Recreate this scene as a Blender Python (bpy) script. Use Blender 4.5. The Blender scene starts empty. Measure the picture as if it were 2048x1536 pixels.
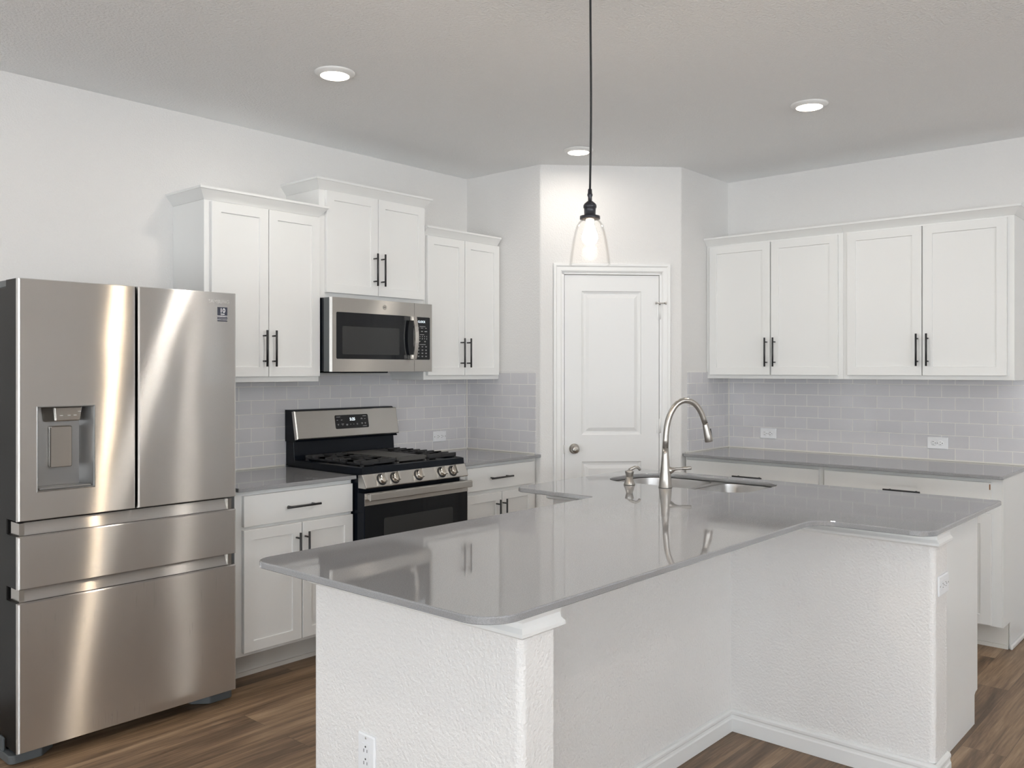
import bpy, bmesh, math, random
from mathutils import Vector, Matrix
from mathutils.geometry import tessellate_polygon
S = bpy.context.scene
C = S.collection
PI = math.pi
random.seed(7)

# ------------------------------------------------------------------ camera, world, exposure
cam_d = bpy.data.cameras.new('camera')
cam = bpy.data.objects.new('camera', cam_d); C.objects.link(cam)
cam.location = (0, 0, 1.443)
cam.rotation_euler = (PI/2, 0, 0.72463 - PI/2)
cam_d.sensor_width = 36; cam_d.lens = 1743.9/2048*36
cam_d.shift_y = -26.9/2048
cam_d.clip_start = 0.05
S.camera = cam
S.view_settings.view_transform = 'Standard'
S.view_settings.look = 'None'
S.view_settings.gamma = 1
S.view_settings.exposure = 0.35
S.cycles.use_denoising = True
S.cycles.max_bounces = 10
S.cycles.diffuse_bounces = 6
S.cycles.glossy_bounces = 5
S.cycles.sample_clamp_indirect = 6

W = bpy.data.worlds.new('sky'); S.world = W; W.use_nodes = True
wn = W.node_tree; wn.nodes.clear()
sky = wn.nodes.new('ShaderNodeTexSky'); sky.sky_type = 'NISHITA'
sky.sun_disc = False; sky.sun_elevation = math.radians(40); sky.sun_rotation = 2.0
bg = wn.nodes.new('ShaderNodeBackground'); bg.inputs[1].default_value = 0.12
wo = wn.nodes.new('ShaderNodeOutputWorld')
wn.links.new(sky.outputs[0], bg.inputs[0]); wn.links.new(bg.outputs[0], wo.inputs[0])

# daylight: one area lamp outside each window opening (openings are built below at the same places)
SIDE_X, FRONT_Y, RIGHT_X, LEFT_Y, CEIL = -4.2, -4.8, 5.52, 4.16, 2.743
WINDOWS = [   # wall, centre along the wall, width, sill, head, watts
    ('side', -2.9, 1.7, 0.10, 1.75, 62), ('side', -0.4, 1.7, 0.10, 1.75, 62), ('side', 2.1, 1.7, 0.10, 1.75, 62),
    ('front', -2.4, 1.7, 0.90, 2.40, 300), ('front', 0.6, 1.7, 0.90, 2.40, 300),
    ('right', -2.75, 0.36, 0.15, 2.15, 22), ('right', -4.15, 0.30, 0.15, 2.15, 14)]
UP = 4.0       # front window lamps are tilted steeply up to brighten the ceiling
DAY = (0.89, 0.95, 1.0)
for w_, c_, wd, z0, z1, watts in WINDOWS:
    l = bpy.data.lights.new('daylight', 'AREA'); l.shape = 'RECTANGLE'
    l.size = wd; l.size_y = z1-z0; l.energy = watts; l.color = DAY
    o = bpy.data.objects.new('daylight', l); C.objects.link(o)
    if w_ == 'front': o.location = (c_, FRONT_Y-0.16, (z0+z1)/2); d = Vector((0, 1, UP))
    elif w_ == 'side': o.location = (SIDE_X-0.16, c_, (z0+z1)/2); d = Vector((1, 0, 0.0))
    else: o.location = (RIGHT_X+0.16, c_, (z0+z1)/2); d = Vector((-1, 0, 0.1))
    o.rotation_euler = d.to_track_quat('-Z', 'Y').to_euler()
LIGHT_AT = [(2.336, 3.10), (4.15, 1.735), (4.11, 3.115), (0.5, 3.1), (0.5, 0.6), (2.336, -0.6), (4.15, -0.6)]  # last four fixtures are out of view, added to brighten the room
LAMP_W = 3.9
WARM = (1.0, 0.94, 0.87)

# ------------------------------------------------------------------ mesh helper
class MB:
    def __init__(s): s.v = []; s.f = []; s.sm = []
    def add(s, vs, fs, smooth=False):
        n = len(s.v); s.v += [Vector(a) for a in vs]
        s.f += [[i+n for i in f] for f in fs]; s.sm += [smooth]*len(fs); return s
    def box(s, x0, x1, y0, y1, z0, z1):
        vs = [(x0,y0,z0),(x1,y0,z0),(x1,y1,z0),(x0,y1,z0),(x0,y0,z1),(x1,y0,z1),(x1,y1,z1),(x0,y1,z1)]
        return s.add(vs, [(0,3,2,1),(4,5,6,7),(0,1,5,4),(1,2,6,5),(2,3,7,6),(3,0,4,7)])
    def loft(s, loops, cap0=True, cap1=True, smooth=False, closed=True):
        n = len(loops[0]); vs = [p for L in loops for p in L]; fs = []
        m = n if closed else n-1
        for k in range(len(loops)-1):
            for i in range(m):
                j = (i+1) % n
                fs.append((k*n+i, k*n+j, (k+1)*n+j, (k+1)*n+i))
        b = len(s.v); s.add(vs, fs, smooth)
        if cap0: s.f.append([b+i for i in reversed(range(n))]); s.sm.append(False)
        if cap1: s.f.append([b+(len(loops)-1)*n+i for i in range(n)]); s.sm.append(False)
        return s
    def prism(s, poly, z0, z1): return s.loft([[(x,y,z0) for x,y in poly], [(x,y,z1) for x,y in poly]])
    def prism_x(s, poly, x0, x1): return s.loft([[(x0,y,z) for y,z in poly], [(x1,y,z) for y,z in poly]])
    def prism_y(s, poly, y0, y1): return s.loft([[(x,y1,z) for x,z in poly], [(x,y0,z) for x,z in poly]])
    def lathe(s, prof, c=(0,0,0), axis='z', n=32, smooth=True, caps=True):
        loops = []
        for r, h in prof:
            L = []
            for i in range(n):
                a = 2*PI*i/n; u, w = r*math.cos(a), r*math.sin(a)
                p = {'z':(u,w,h), 'x':(h,u,w), 'y':(w,h,u)}[axis]
                L.append((c[0]+p[0], c[1]+p[1], c[2]+p[2]))
            loops.append(L)
        return s.loft(loops, caps, caps, smooth)
    def tube(s, path, r, n=16, caps=True):
        P = [Vector(p) for p in path]; loops = []
        t0 = (P[1]-P[0]).normalized()
        u = t0.orthogonal().normalized()
        for i, p in enumerate(P):
            t = (P[min(i+1,len(P)-1)]-P[max(i-1,0)]).normalized()
            u = (u - t*u.dot(t)).normalized(); w = t.cross(u)
            rr = r[i] if isinstance(r, (list, tuple)) else r
            loops.append([p + (u*math.cos(2*PI*k/n) + w*math.sin(2*PI*k/n))*rr for k in range(n)])
        return s.loft(loops, caps, caps, True)
    def holed(s, outer, holes, place, flip=False):
        """flat face with holes: 2-D loops, place(x,y) -> 3-D"""
        allp = [p for L in [outer]+holes for p in L]
        tris = tessellate_polygon([[Vector((x,y,0)) for x,y in L] for L in [outer]+holes])
        fs = []
        for t in tris:
            a, b, c = (allp[i] for i in t)
            ar = (b[0]-a[0])*(c[1]-a[1])-(b[1]-a[1])*(c[0]-a[0])
            t = list(t) if (ar > 0) != flip else list(reversed(t))
            if abs(ar) > 1e-12: fs.append(t)
        return s.add([place(x,y) for x,y in allp], fs)
    def move(s, M):
        s.v = [M @ p for p in s.v]; return s

def rot_off(v, o): return v-o
def build(name, mb, mat, parent=None, bevel=0, label=None, seg=2, weld=False, local=True):
    """local=True: the mesh is already in its thing's own frame"""
    me = bpy.data.meshes.new(name)
    me.from_pydata([tuple(p) for p in mb.v], [], mb.f)
    for p, sm in zip(me.polygons, mb.sm): p.use_smooth = sm
    bm = bmesh.new(); bm.from_mesh(me)
    if weld: bmesh.ops.remove_doubles(bm, verts=bm.verts, dist=1e-5)
    bmesh.ops.recalc_face_normals(bm, faces=bm.faces)
    uv = bm.loops.layers.uv.new('box')
    for f in bm.faces:
        n = f.normal; a = max(range(3), key=lambda i: abs(n[i]))
        for l in f.loops:
            c = l.vert.co
            l[uv].uv = (c.x, c.y) if a == 2 else ((c.x, c.z) if a == 1 else (c.y, c.z))
    bm.to_mesh(me); bm.free()
    me.materials.append(mat)
    o = bpy.data.objects.new(name, me); C.objects.link(o)
    if parent: o.parent = parent
    if bevel:
        m = o.modifiers.new('bevel', 'BEVEL'); m.width = bevel; m.segments = seg; m.limit_method = 'ANGLE'; m.angle_limit = math.radians(40)
    if label: o['label'] = label
    return o
def thing(name, label, cat, loc=(0,0,0), rz=0, group=None, kind=None):
    o = bpy.data.objects.new(name, None); C.objects.link(o)
    o.empty_display_size = 0.05
    o.location = loc; o.rotation_euler = (0,0,rz); o['label'] = label; o['category'] = cat
    if group: o['group'] = group
    if kind: o['kind'] = kind
    return o
def tag(o, label, cat, group=None, kind=None):
    o['label'] = label; o['category'] = cat
    if group: o['group'] = group
    if kind: o['kind'] = kind
    return o
def round_poly(pts, n=8):
    """[(x, y, radius)] in order -> polygon with filleted corners (convex or concave)"""
    out = []; N = len(pts)
    for i in range(N):
        p = Vector(pts[i][:2]); r = pts[i][2]
        if r <= 0: out.append((p.x, p.y)); continue
        a = (Vector(pts[i-1][:2])-p).normalized(); b = (Vector(pts[(i+1)%N][:2])-p).normalized()
        half = a.angle(b)/2
        d = r/math.tan(half); c = p + (a+b).normalized()*(r/math.sin(half))
        v0 = p+a*d-c; v1 = p+b*d-c
        a0 = math.atan2(v0.y, v0.x); da = math.atan2(v1.y, v1.x)-a0
        while da > PI: da -= 2*PI
        while da < -PI: da += 2*PI
        for k in range(n+1):
            t = a0+da*k/n; out.append((c.x+r*math.cos(t), c.y+r*math.sin(t)))
    return out
def inset(poly, d):
    out = []; N = len(poly)
    for i in range(N):
        p0, p, p1 = Vector(poly[i-1]), Vector(poly[i]), Vector(poly[(i+1)%N])
        e0 = (p-p0).normalized(); e1 = (p1-p).normalized()
        n0 = Vector((-e0.y, e0.x)); n1 = Vector((-e1.y, e1.x))
        m = (n0+n1).normalized(); k = d/max(0.3, m.dot(n0))
        q = p+m*k; out.append((q.x, q.y))
    return out
def rrect(x0, x1, y0, y1, r, n=5):
    return round_poly([(x0,y0,r),(x1,y0,r),(x1,y1,r),(x0,y1,r)], n)
def text(s, size, mat, parent, name, M, align='CENTER', ext=0.0002, bold=0):
    cu = bpy.data.curves.new(name, 'FONT'); cu.body = s; cu.size = size; cu.extrude = ext; cu.offset = bold
    cu.align_x = align; cu.align_y = 'CENTER'
    t = bpy.data.objects.new(name, cu); C.objects.link(t)
    dg = bpy.context.evaluated_depsgraph_get()
    me = bpy.data.meshes.new_from_object(t.evaluated_get(dg))
    bpy.data.objects.remove(t); me.transform(M); me.materials.clear(); me.materials.append(mat)
    o = bpy.data.objects.new(name, me); C.objects.link(o); o.parent = parent
    return o
FRONT = Matrix.Rotation(PI/2, 4, 'X')      # text lying in XY -> standing, facing -Y
def TM(x, y, z, M=FRONT): return Matrix.Translation((x,y,z)) @ M

# ------------------------------------------------------------------ materials
def mat(name, col, rough=0.5, metal=0.0, spec=0.5, **k):
    m = bpy.data.materials.new(name); m.use_nodes = True
    b = m.node_tree.nodes['Principled BSDF']
    b.inputs['Base Color'].default_value = (*col, 1); b.inputs['Roughness'].default_value = rough
    b.inputs['Metallic'].default_value = metal; b.inputs['Specular IOR Level'].default_value = spec
    for q, v in k.items(): b.inputs[q].default_value = v
    return m
def nd(m, t, **k):
    n = m.node_tree.nodes.new(t)
    for q, v in k.items():
        if q in n.inputs: n.inputs[q].default_value = v
        else: setattr(n, q, v)
    return n
def ln(m, a, b): m.node_tree.links.new(a, b)
def bsdf(m): return m.node_tree.nodes['Principled BSDF']
def bump_noise(m, scale, strength, dist=0.002, detail=2, mapping=None, rough=0.5):
    tc = nd(m, 'ShaderNodeTexCoord'); n = nd(m, 'ShaderNodeTexNoise', Scale=scale, Detail=detail, Roughness=rough)
    if mapping:
        mp = nd(m, 'ShaderNodeMapping'); mp.inputs['Scale'].default_value = mapping
        ln(m, tc.outputs['Object'], mp.inputs[0]); ln(m, mp.outputs[0], n.inputs['Vector'])
    else: ln(m, tc.outputs['Object'], n.inputs['Vector'])
    b = nd(m, 'ShaderNodeBump', Strength=strength, Distance=dist); ln(m, n.outputs[0], b.inputs['Height'])
    ln(m, b.outputs[0], bsdf(m).inputs['Normal']); return n, b, tc

M_wall = mat('wall_paint', (0.765, 0.755, 0.742), 0.6, spec=0.3)
bump_noise(M_wall, 120, 0.4, 0.006, 2)
M_pony = mat('island_wall_paint', (0.80, 0.785, 0.77), 0.55, spec=0.3)
bump_noise(M_pony, 115, 0.5, 0.007, 2)
M_ceil = mat('ceiling_paint', (0.87, 0.88, 0.885), 0.8, spec=0.2)
bump_noise(M_ceil, 90, 0.5, 0.010, 2)
M_trim = mat('trim_paint', (0.82, 0.82, 0.81), 0.35)
M_door = mat('door_paint', (0.80, 0.80, 0.795), 0.4)
M_cab = mat('cabinet_paint', (0.80, 0.803, 0.792), 0.38)
bump_noise(M_cab, 300, 0.04, 0.001, 2)
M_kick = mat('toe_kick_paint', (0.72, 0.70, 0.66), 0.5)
M_black = mat('black_handle', (0.016, 0.016, 0.018), 0.38)
M_gap = mat('dark_gap', (0.02, 0.02, 0.02), 0.8)
M_grout = mat('caulk', (0.78, 0.76, 0.71), 0.6)
M_plate = mat('outlet_plate', (0.83, 0.84, 0.86), 0.35)
M_slot = mat('outlet_slot', (0.05, 0.045, 0.04), 0.6)
M_nickel = mat('brushed_nickel', (0.45, 0.425, 0.395), 0.30, 1.0)
M_chrome = mat('satin_metal', (0.62, 0.59, 0.55), 0.22, 1.0)
M_enamel = mat('black_enamel', (0.005, 0.007, 0.011), 0.2, spec=0.16)
M_iron = mat('cast_iron', (0.022, 0.022, 0.024), 0.5)
M_griddle = mat('griddle_iron', (0.07, 0.068, 0.065), 0.55)
M_glass_blk = mat('black_glass', (0.006, 0.007, 0.009), 0.05, spec=0.3)
M_glass_win = mat('smoked_glass', (0.035, 0.036, 0.036), 0.10, spec=0.3)
M_keys = mat('key_printing', (0.5, 0.5, 0.5), 0.5)
M_fr_side = mat('fridge_side_paint', (0.013, 0.012, 0.0115), 0.35, spec=0.12)
M_foot = mat('grey_plastic', (0.10, 0.11, 0.115), 0.45)
M_recess = mat('dispenser_grey', (0.34, 0.335, 0.33), 0.28, 0.7)
M_navy = mat('sticker_navy', (0.035, 0.04, 0.065), 0.4)
M_white = mat('sticker_white', (0.85, 0.85, 0.85), 0.5)
M_bronze = mat('lamp_black', (0.035, 0.035, 0.042), 0.35, 0.4)
M_cord = mat('lamp_cord', (0.012, 0.012, 0.013), 0.6)
M_burner = mat('burner_cap', (0.02, 0.02, 0.02), 0.6)
M_rust = mat('rust', (0.28, 0.12, 0.05), 0.8)

def steel(name, col, rough, aniso=0.8, wav=0.12):
    """brushed steel, grooves along the box-UV's u axis (horizontal)"""
    m = bpy.data.materials.new(name); m.use_nodes = True; m.node_tree.nodes.clear()
    g = nd(m, 'ShaderNodeBsdfAnisotropic', distribution='GGX'); g.inputs['Color'].default_value = (*col, 1)
    g.inputs['Roughness'].default_value = rough; g.inputs['Anisotropy'].default_value = aniso
    o = nd(m, 'ShaderNodeOutputMaterial'); ln(m, g.outputs[0], o.inputs[0])
    tg = nd(m, 'ShaderNodeTangent', direction_type='UV_MAP', uv_map='box'); ln(m, tg.outputs[0], g.inputs['Tangent'])
    tc = nd(m, 'ShaderNodeTexCoord')
    n2 = nd(m, 'ShaderNodeTexNoise', Scale=2.2, Detail=1.0); ln(m, tc.outputs['Object'], n2.inputs['Vector'])
    b2 = nd(m, 'ShaderNodeBump', Strength=wav, Distance=0.02); ln(m, n2.outputs[0], b2.inputs['Height'])
    ln(m, b2.outputs[0], g.inputs['Normal'])
    mp = nd(m, 'ShaderNodeMapping'); mp.inputs['Scale'].default_value = (4, 4, 420)
    n = nd(m, 'ShaderNodeTexNoise', Scale=1.0, Detail=3); ln(m, tc.outputs['Object'], mp.inputs[0]); ln(m, mp.outputs[0], n.inputs['Vector'])
    mx = nd(m, 'ShaderNodeMix', data_type='RGBA'); mx.inputs[6].default_value = (*[c*0.94 for c in col], 1); mx.inputs[7].default_value = (*[min(1, c*1.05) for c in col], 1)
    ln(m, n.outputs[0], mx.inputs[0]); ln(m, mx.outputs[2], g.inputs['Color'])
    return m
M_steel = steel('fridge_steel', (0.90, 0.885, 0.865), 0.25, 0.85, 0.13)
M_stain = steel('fridge_steel_drips', (0.90, 0.885, 0.865), 0.25, 0.85, 0.13)
def _st():
    m = M_stain; o = next(x for x in m.node_tree.nodes if x.type == 'OUTPUT_MATERIAL'); g = o.inputs[0].links[0].from_node
    tc = nd(m, 'ShaderNodeTexCoord'); mp = nd(m, 'ShaderNodeMapping'); mp.inputs['Scale'].default_value = (170, 1, 7)
    n = nd(m, 'ShaderNodeTexNoise', Scale=1.0, Detail=2, Roughness=0.6); ln(m, tc.outputs['Object'], mp.inputs[0]); ln(m, mp.outputs[0], n.inputs['Vector'])
    r = nd(m, 'ShaderNodeMapRange'); r.inputs['From Min'].default_value = 0.61; r.inputs['From Max'].default_value = 0.74; r.inputs['To Max'].default_value = 0.40; ln(m, n.outputs[0], r.inputs[0])
    n2 = nd(m, 'ShaderNodeTexNoise', Scale=5, Detail=1); ln(m, tc.outputs['Object'], n2.inputs['Vector'])
    r2 = nd(m, 'ShaderNodeMapRange'); r2.inputs['From Min'].default_value = 0.45; r2.inputs['From Max'].default_value = 0.65; ln(m, n2.outputs[0], r2.inputs[0])
    k = nd(m, 'ShaderNodeMath', operation='MULTIPLY'); ln(m, r.outputs[0], k.inputs[0]); ln(m, r2.outputs[0], k.inputs[1])
    d = nd(m, 'ShaderNodeBsdfDiffuse'); d.inputs[0].default_value = (0.62, 0.60, 0.57, 1); x = nd(m, 'ShaderNodeMixShader')
    ln(m, k.outputs[0], x.inputs[0]); ln(m, g.outputs[0], x.inputs[1]); ln(m, d.outputs[0], x.inputs[2]); ln(m, x.outputs[0], o.inputs[0])
_st()
M_steel2 = steel('appliance_steel', (0.60, 0.575, 0.54), 0.27, 0.75, 0.08)
M_sink = steel('sink_steel', (0.56, 0.55, 0.54), 0.35, 0.3, 0.0)

# quartz worktop
M_quartz = mat('grey_quartz', (0.22, 0.212, 0.207), 0.04, spec=1.0)
def _q():
    m = M_quartz; tc = nd(m, 'ShaderNodeTexCoord')
    n = nd(m, 'ShaderNodeTexNoise', Scale=420, Detail=2, Roughness=0.7); ln(m, tc.outputs['Object'], n.inputs['Vector'])
    r = nd(m, 'ShaderNodeValToRGB'); e = r.color_ramp.elements
    e[0].position = 0.32; e[0].color = (0.235, 0.236, 0.243, 1); e[1].position = 0.70; e[1].color = (0.335, 0.337, 0.346, 1)
    ln(m, n.outputs[0], r.inputs[0]); ln(m, r.outputs[0], bsdf(m).inputs['Base Color'])
_q()

def tile_mat(name, horiz, ph, phz):
    """glossy grey 3x6 running-bond tiles; horiz: 'x' or 'y' axis of the object frame along the wall"""
    m = mat(name, (0.4, 0.4, 0.42), 0.16); tc = nd(m, 'ShaderNodeTexCoord')
    sx = nd(m, 'ShaderNodeSeparateXYZ'); ln(m, tc.outputs['Object'], sx.inputs[0])
    cb = nd(m, 'ShaderNodeCombineXYZ')
    a = nd(m, 'ShaderNodeMath', operation='ADD'); a.inputs[1].default_value = ph; ln(m, sx.outputs[0 if horiz == 'x' else 1], a.inputs[0])
    c = nd(m, 'ShaderNodeMath', operation='ADD'); c.inputs[1].default_value = phz; ln(m, sx.outputs[2], c.inputs[0])
    ln(m, a.outputs[0], cb.inputs[0]); ln(m, c.outputs[0], cb.inputs[1])
    t = nd(m, 'ShaderNodeTexBrick'); t.offset = 0.5; t.offset_frequency = 2; t.squash = 1
    ln(m, cb.outputs[0], t.inputs['Vector'])
    t.inputs['Scale'].default_value = 1; t.inputs['Brick Width'].default_value = 0.1480; t.inputs['Row Height'].default_value = 0.0742
    t.inputs['Mortar Size'].default_value = 0.0015; t.inputs['Mortar Smooth'].default_value = 0.2; t.inputs['Bias'].default_value = 0
    t.inputs['Color1'].default_value = (0.60, 0.592, 0.610, 1); t.inputs['Color2'].default_value = (0.64, 0.632, 0.650, 1)
    t.inputs['Mortar'].default_value = (0.88, 0.86, 0.81, 1)
    n = nd(m, 'ShaderNodeTexNoise', Scale=14, Detail=3); mp = nd(m, 'ShaderNodeMapping'); mp.inputs['Scale'].default_value = (1, 1, 3)
    ln(m, tc.outputs['Object'], mp.inputs[0]); ln(m, mp.outputs[0], n.inputs['Vector'])
    mx = nd(m, 'ShaderNodeMix', data_type='RGBA', blend_type='OVERLAY'); mx.inputs[0].default_value = 0.12
    ln(m, t.outputs['Color'], mx.inputs[6]); ln(m, n.outputs['Color'], mx.inputs[7])
    ln(m, t.outputs['Color'], bsdf(m).inputs['Base Color'])
    r = nd(m, 'ShaderNodeMapRange'); r.inputs['To Min'].default_value = 0.13; r.inputs['To Max'].default_value = 0.7
    ln(m, t.outputs['Fac'], r.inputs[0]); ln(m, r.outputs[0], bsdf(m).inputs['Roughness'])
    iv = nd(m, 'ShaderNodeMath', operation='SUBTRACT'); iv.inputs[0].default_value = 1; ln(m, t.outputs['Fac'], iv.inputs[1])
    b1 = nd(m, 'ShaderNodeBump', Strength=0.6, Distance=0.001); ln(m, iv.outputs[0], b1.inputs['Height'])
    b2 = nd(m, 'ShaderNodeBump', Strength=0.10, Distance=0.004); ln(m, n.outputs[0], b2.inputs['Height']); ln(m, b1.outputs[0], b2.inputs['Normal'])
    ln(m, b2.outputs[0], bsdf(m).inputs['Normal'])
    return m

# vinyl plank floor, planks along X
M_floor = mat('vinyl_planks', (0.15, 0.1, 0.06), 0.42, spec=0.4)
def _fl():
    m = M_floor; tc = nd(m, 'ShaderNodeTexCoord')
    t = nd(m, 'ShaderNodeTexBrick'); t.offset = 0.37; t.offset_frequency = 2
    ln(m, tc.outputs['Object'], t.inputs['Vector'])
    t.inputs['Scale'].default_value = 1; t.inputs['Brick Width'].default_value = 1.22; t.inputs['Row Height'].default_value = 0.155
    t.inputs['Mortar Size'].default_value = 0.0008; t.inputs['Bias'].default_value = 0
    t.inputs['Color1'].default_value = (0,0,0,1); t.inputs['Color2'].default_value = (1,1,1,1); t.inputs['Mortar'].default_value = (0.3,0.3,0.3,1)
    sp = nd(m, 'ShaderNodeSeparateColor'); ln(m, t.outputs['Color'], sp.inputs[0])
    off = nd(m, 'ShaderNodeVectorMath', operation='SCALE'); off.inputs['Scale'].default_value = 7.3
    cb = nd(m, 'ShaderNodeCombineXYZ'); ln(m, sp.outputs[0], cb.inputs[0]); ln(m, sp.outputs[0], cb.inputs[1]); ln(m, sp.outputs[0], cb.inputs[2])
    ln(m, cb.outputs[0], off.inputs[0])
    ad = nd(m, 'ShaderNodeVectorMath', operation='ADD'); ln(m, tc.outputs['Object'], ad.inputs[0]); ln(m, off.outputs[0], ad.inputs[1])
    def grain(sc, vec, det, dist=0.0):
        mp = nd(m, 'ShaderNodeMapping'); mp.inputs['Scale'].default_value = vec
        n = nd(m, 'ShaderNodeTexNoise', Scale=sc, Detail=det, Roughness=0.62, Distortion=dist)
        ln(m, ad.outputs[0], mp.inputs[0]); ln(m, mp.outputs[0], n.inputs['Vector']); return n
    g1 = grain(1.0, (1.3, 22, 1), 5, 0.6); g2 = grain(1.0, (6, 110, 1), 4, 0.2); g3 = grain(1.0, (0.9, 6, 1), 2, 0.3)
    w1 = nd(m, 'ShaderNodeMath', operation='MULTIPLY_ADD'); ln(m, g2.outputs[0], w1.inputs[0]); w1.inputs[1].default_value = 0.45; ln(m, g1.outputs[0], w1.inputs[2])
    w2 = nd(m, 'ShaderNodeMath', operation='MULTIPLY_ADD'); ln(m, g3.outputs[0], w2.inputs[0]); w2.inputs[1].default_value = 0.55; ln(m, w1.outputs[0], w2.inputs[2])
    w3 = nd(m, 'ShaderNodeMath', operation='MULTIPLY_ADD'); ln(m, sp.outputs[0], w3.inputs[0]); w3.inputs[1].default_value = 0.16; ln(m, w2.outputs[0], w3.inputs[2])
    r = nd(m, 'ShaderNodeValToRGB'); e = r.color_ramp.elements
    e[0].position = 0.72; e[0].color = (0.050, 0.030, 0.018, 1); e[1].position = 1.42; e[1].color = (0.36, 0.25, 0.16, 1)
    r.color_ramp.elements.new(0.98).color = (0.135, 0.085, 0.051, 1); r.color_ramp.elements.new(1.0).color = (0.15, 0.095, 0.058, 1)
    mr = nd(m, 'ShaderNodeMapRange'); mr.inputs['From Min'].default_value = 0.72; mr.inputs['From Max'].default_value = 1.42
    ln(m, w3.outputs[0], mr.inputs[0])
    e = r.color_ramp.elements
    for k, (p, c) in enumerate([(0.05, (0.058, 0.035, 0.020)), (0.38, (0.148, 0.092, 0.053)), (0.62, (0.25, 0.160, 0.093)), (0.98, (0.43, 0.30, 0.185))]):
        e[k].position = p; e[k].color = (*c, 1)
    ln(m, mr.outputs[0], r.inputs[0])
    mm = nd(m, 'ShaderNodeMix', data_type='RGBA'); mm.inputs[7].default_value = (0.035, 0.024, 0.016, 1)
    mf = nd(m, 'ShaderNodeMath', operation='MULTIPLY'); ln(m, t.outputs['Fac'], mf.inputs[0]); mf.inputs[1].default_value = 0.7
    ln(m, mf.outputs[0], mm.inputs[0]); ln(m, r.outputs[0], mm.inputs[6]); ln(m, mm.outputs[2], bsdf(m).inputs['Base Color'])
    b = nd(m, 'ShaderNodeBump', Strength=0.12, Distance=0.002); ln(m, g2.outputs[0], b.inputs['Height']); ln(m, b.outputs[0], bsdf(m).inputs['Normal'])
_fl()

def emit(name, col, s):
    m = bpy.data.materials.new(name); m.use_nodes = True; n = m.node_tree; n.nodes.clear()
    e = n.nodes.new('ShaderNodeEmission'); e.inputs[0].default_value = (*col, 1); e.inputs[1].default_value = s
    o = n.nodes.new('ShaderNodeOutputMaterial'); n.links.new(e.outputs[0], o.inputs[0]); return m
M_lens = emit('lit_lens', (1.0, 0.86, 0.68), 9)
M_bulb = emit('lit_bulb', (1.0, 0.80, 0.55), 30)
M_digit = emit('lit_digits', (0.85, 0.95, 1.0), 1.6)
def clear_glass(name, gl=0.04, tint=(1,1,1)):
    m = bpy.data.materials.new(name); m.use_nodes = True; n = m.node_tree; n.nodes.clear()
    t = n.nodes.new('ShaderNodeBsdfTransparent'); t.inputs[0].default_value = (*tint, 1)
    g = n.nodes.new('ShaderNodeBsdfGlossy'); g.inputs['Roughness'].default_value = gl
    f = n.nodes.new('ShaderNodeLayerWeight'); f.inputs['Blend'].default_value = 0.25
    x = n.nodes.new('ShaderNodeMixShader'); o = n.nodes.new('ShaderNodeOutputMaterial')
    n.links.new(f.outputs['Fresnel'], x.inputs[0]); n.links.new(t.outputs[0], x.inputs[1]); n.links.new(g.outputs[0], x.inputs[2]); n.links.new(x.outputs[0], o.inputs[0])
    return m
M_pane = clear_glass('window_glass')
M_shade = clear_glass('shade_glass', 0.06)
def _sh():
    n = M_shade.node_tree; o = next(x for x in n.nodes if x.type == 'OUTPUT_MATERIAL'); x = o.inputs[0].links[0].from_node
    f = next(q for q in n.nodes if q.type == 'LAYER_WEIGHT'); f.inputs['Blend'].default_value = 0.12
    k = n.nodes.new('ShaderNodeMath'); k.operation = 'MULTIPLY'; k.inputs[1].default_value = 0.35; n.links.new(f.outputs['Fresnel'], k.inputs[0]); n.links.new(k.outputs[0], x.inputs[0])
    d = n.nodes.new('ShaderNodeBsdfTranslucent'); d.inputs[0].default_value = (0.95, 0.86, 0.72, 1)
    y = n.nodes.new('ShaderNodeMixShader'); y.inputs[0].default_value = 0.0016
    n.links.new(x.outputs[0], y.inputs[1]); n.links.new(d.outputs[0], y.inputs[2]); n.links.new(y.outputs[0], o.inputs[0])
_sh()

# ------------------------------------------------------------------ setting
T = 0.14
def struct(name, mb, m, label, cat, bevel=0, parent=None, weld=False):
    o = build(name, mb, m, parent, bevel, weld=weld)
    if not parent: tag(o, label, cat, kind='structure')
    return o
struct('floor', MB().box(SIDE_X-T, 8, FRONT_Y-T, 6, -0.05, 0), M_floor, 'brown wood look vinyl plank floor of the kitchen', 'floor')
struct('ceiling', MB().box(SIDE_X-T, 8, FRONT_Y-T, 6, CEIL, CEIL+0.08), M_ceil, 'lightly textured pale grey ceiling with recessed lights', 'ceiling')
struct('wall_left', MB().box(SIDE_X-T, 4.40, LEFT_Y, LEFT_Y+T, 0, CEIL), M_wall, 'off white textured wall behind the refrigerator and the range', 'wall')
def wall_with_windows(name, horizontal, openings, label):
    """horizontal: 'x' (wall at FRONT_Y) or 'y' (wall at SIDE_X)"""
    mb = MB()
    a0, a1 = {'x': (SIDE_X, RIGHT_X), 'y': (FRONT_Y, LEFT_Y), 'r': (FRONT_Y-T, 3.03)}[horizontal]
    def blk(u0, u1, z0, z1):
        if u1-u0 < 1e-4 or z1-z0 < 1e-4: return
        if horizontal == 'x': mb.box(u0, u1, FRONT_Y-T, FRONT_Y, z0, z1)
        elif horizontal == 'r': mb.box(RIGHT_X, RIGHT_X+T, u0, u1, z0, z1)
        else: mb.box(SIDE_X-T, SIDE_X, u0, u1, z0, z1)
    u = a0
    for c_, wd, z0, z1 in sorted(openings):
        blk(u, c_-wd/2, 0, CEIL); blk(c_-wd/2, c_+wd/2, 0, z0); blk(c_-wd/2, c_+wd/2, z1, CEIL); u = c_+wd/2
    blk(u, a1, 0, CEIL)
    return struct(name, mb, M_wall, label, 'wall')
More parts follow.
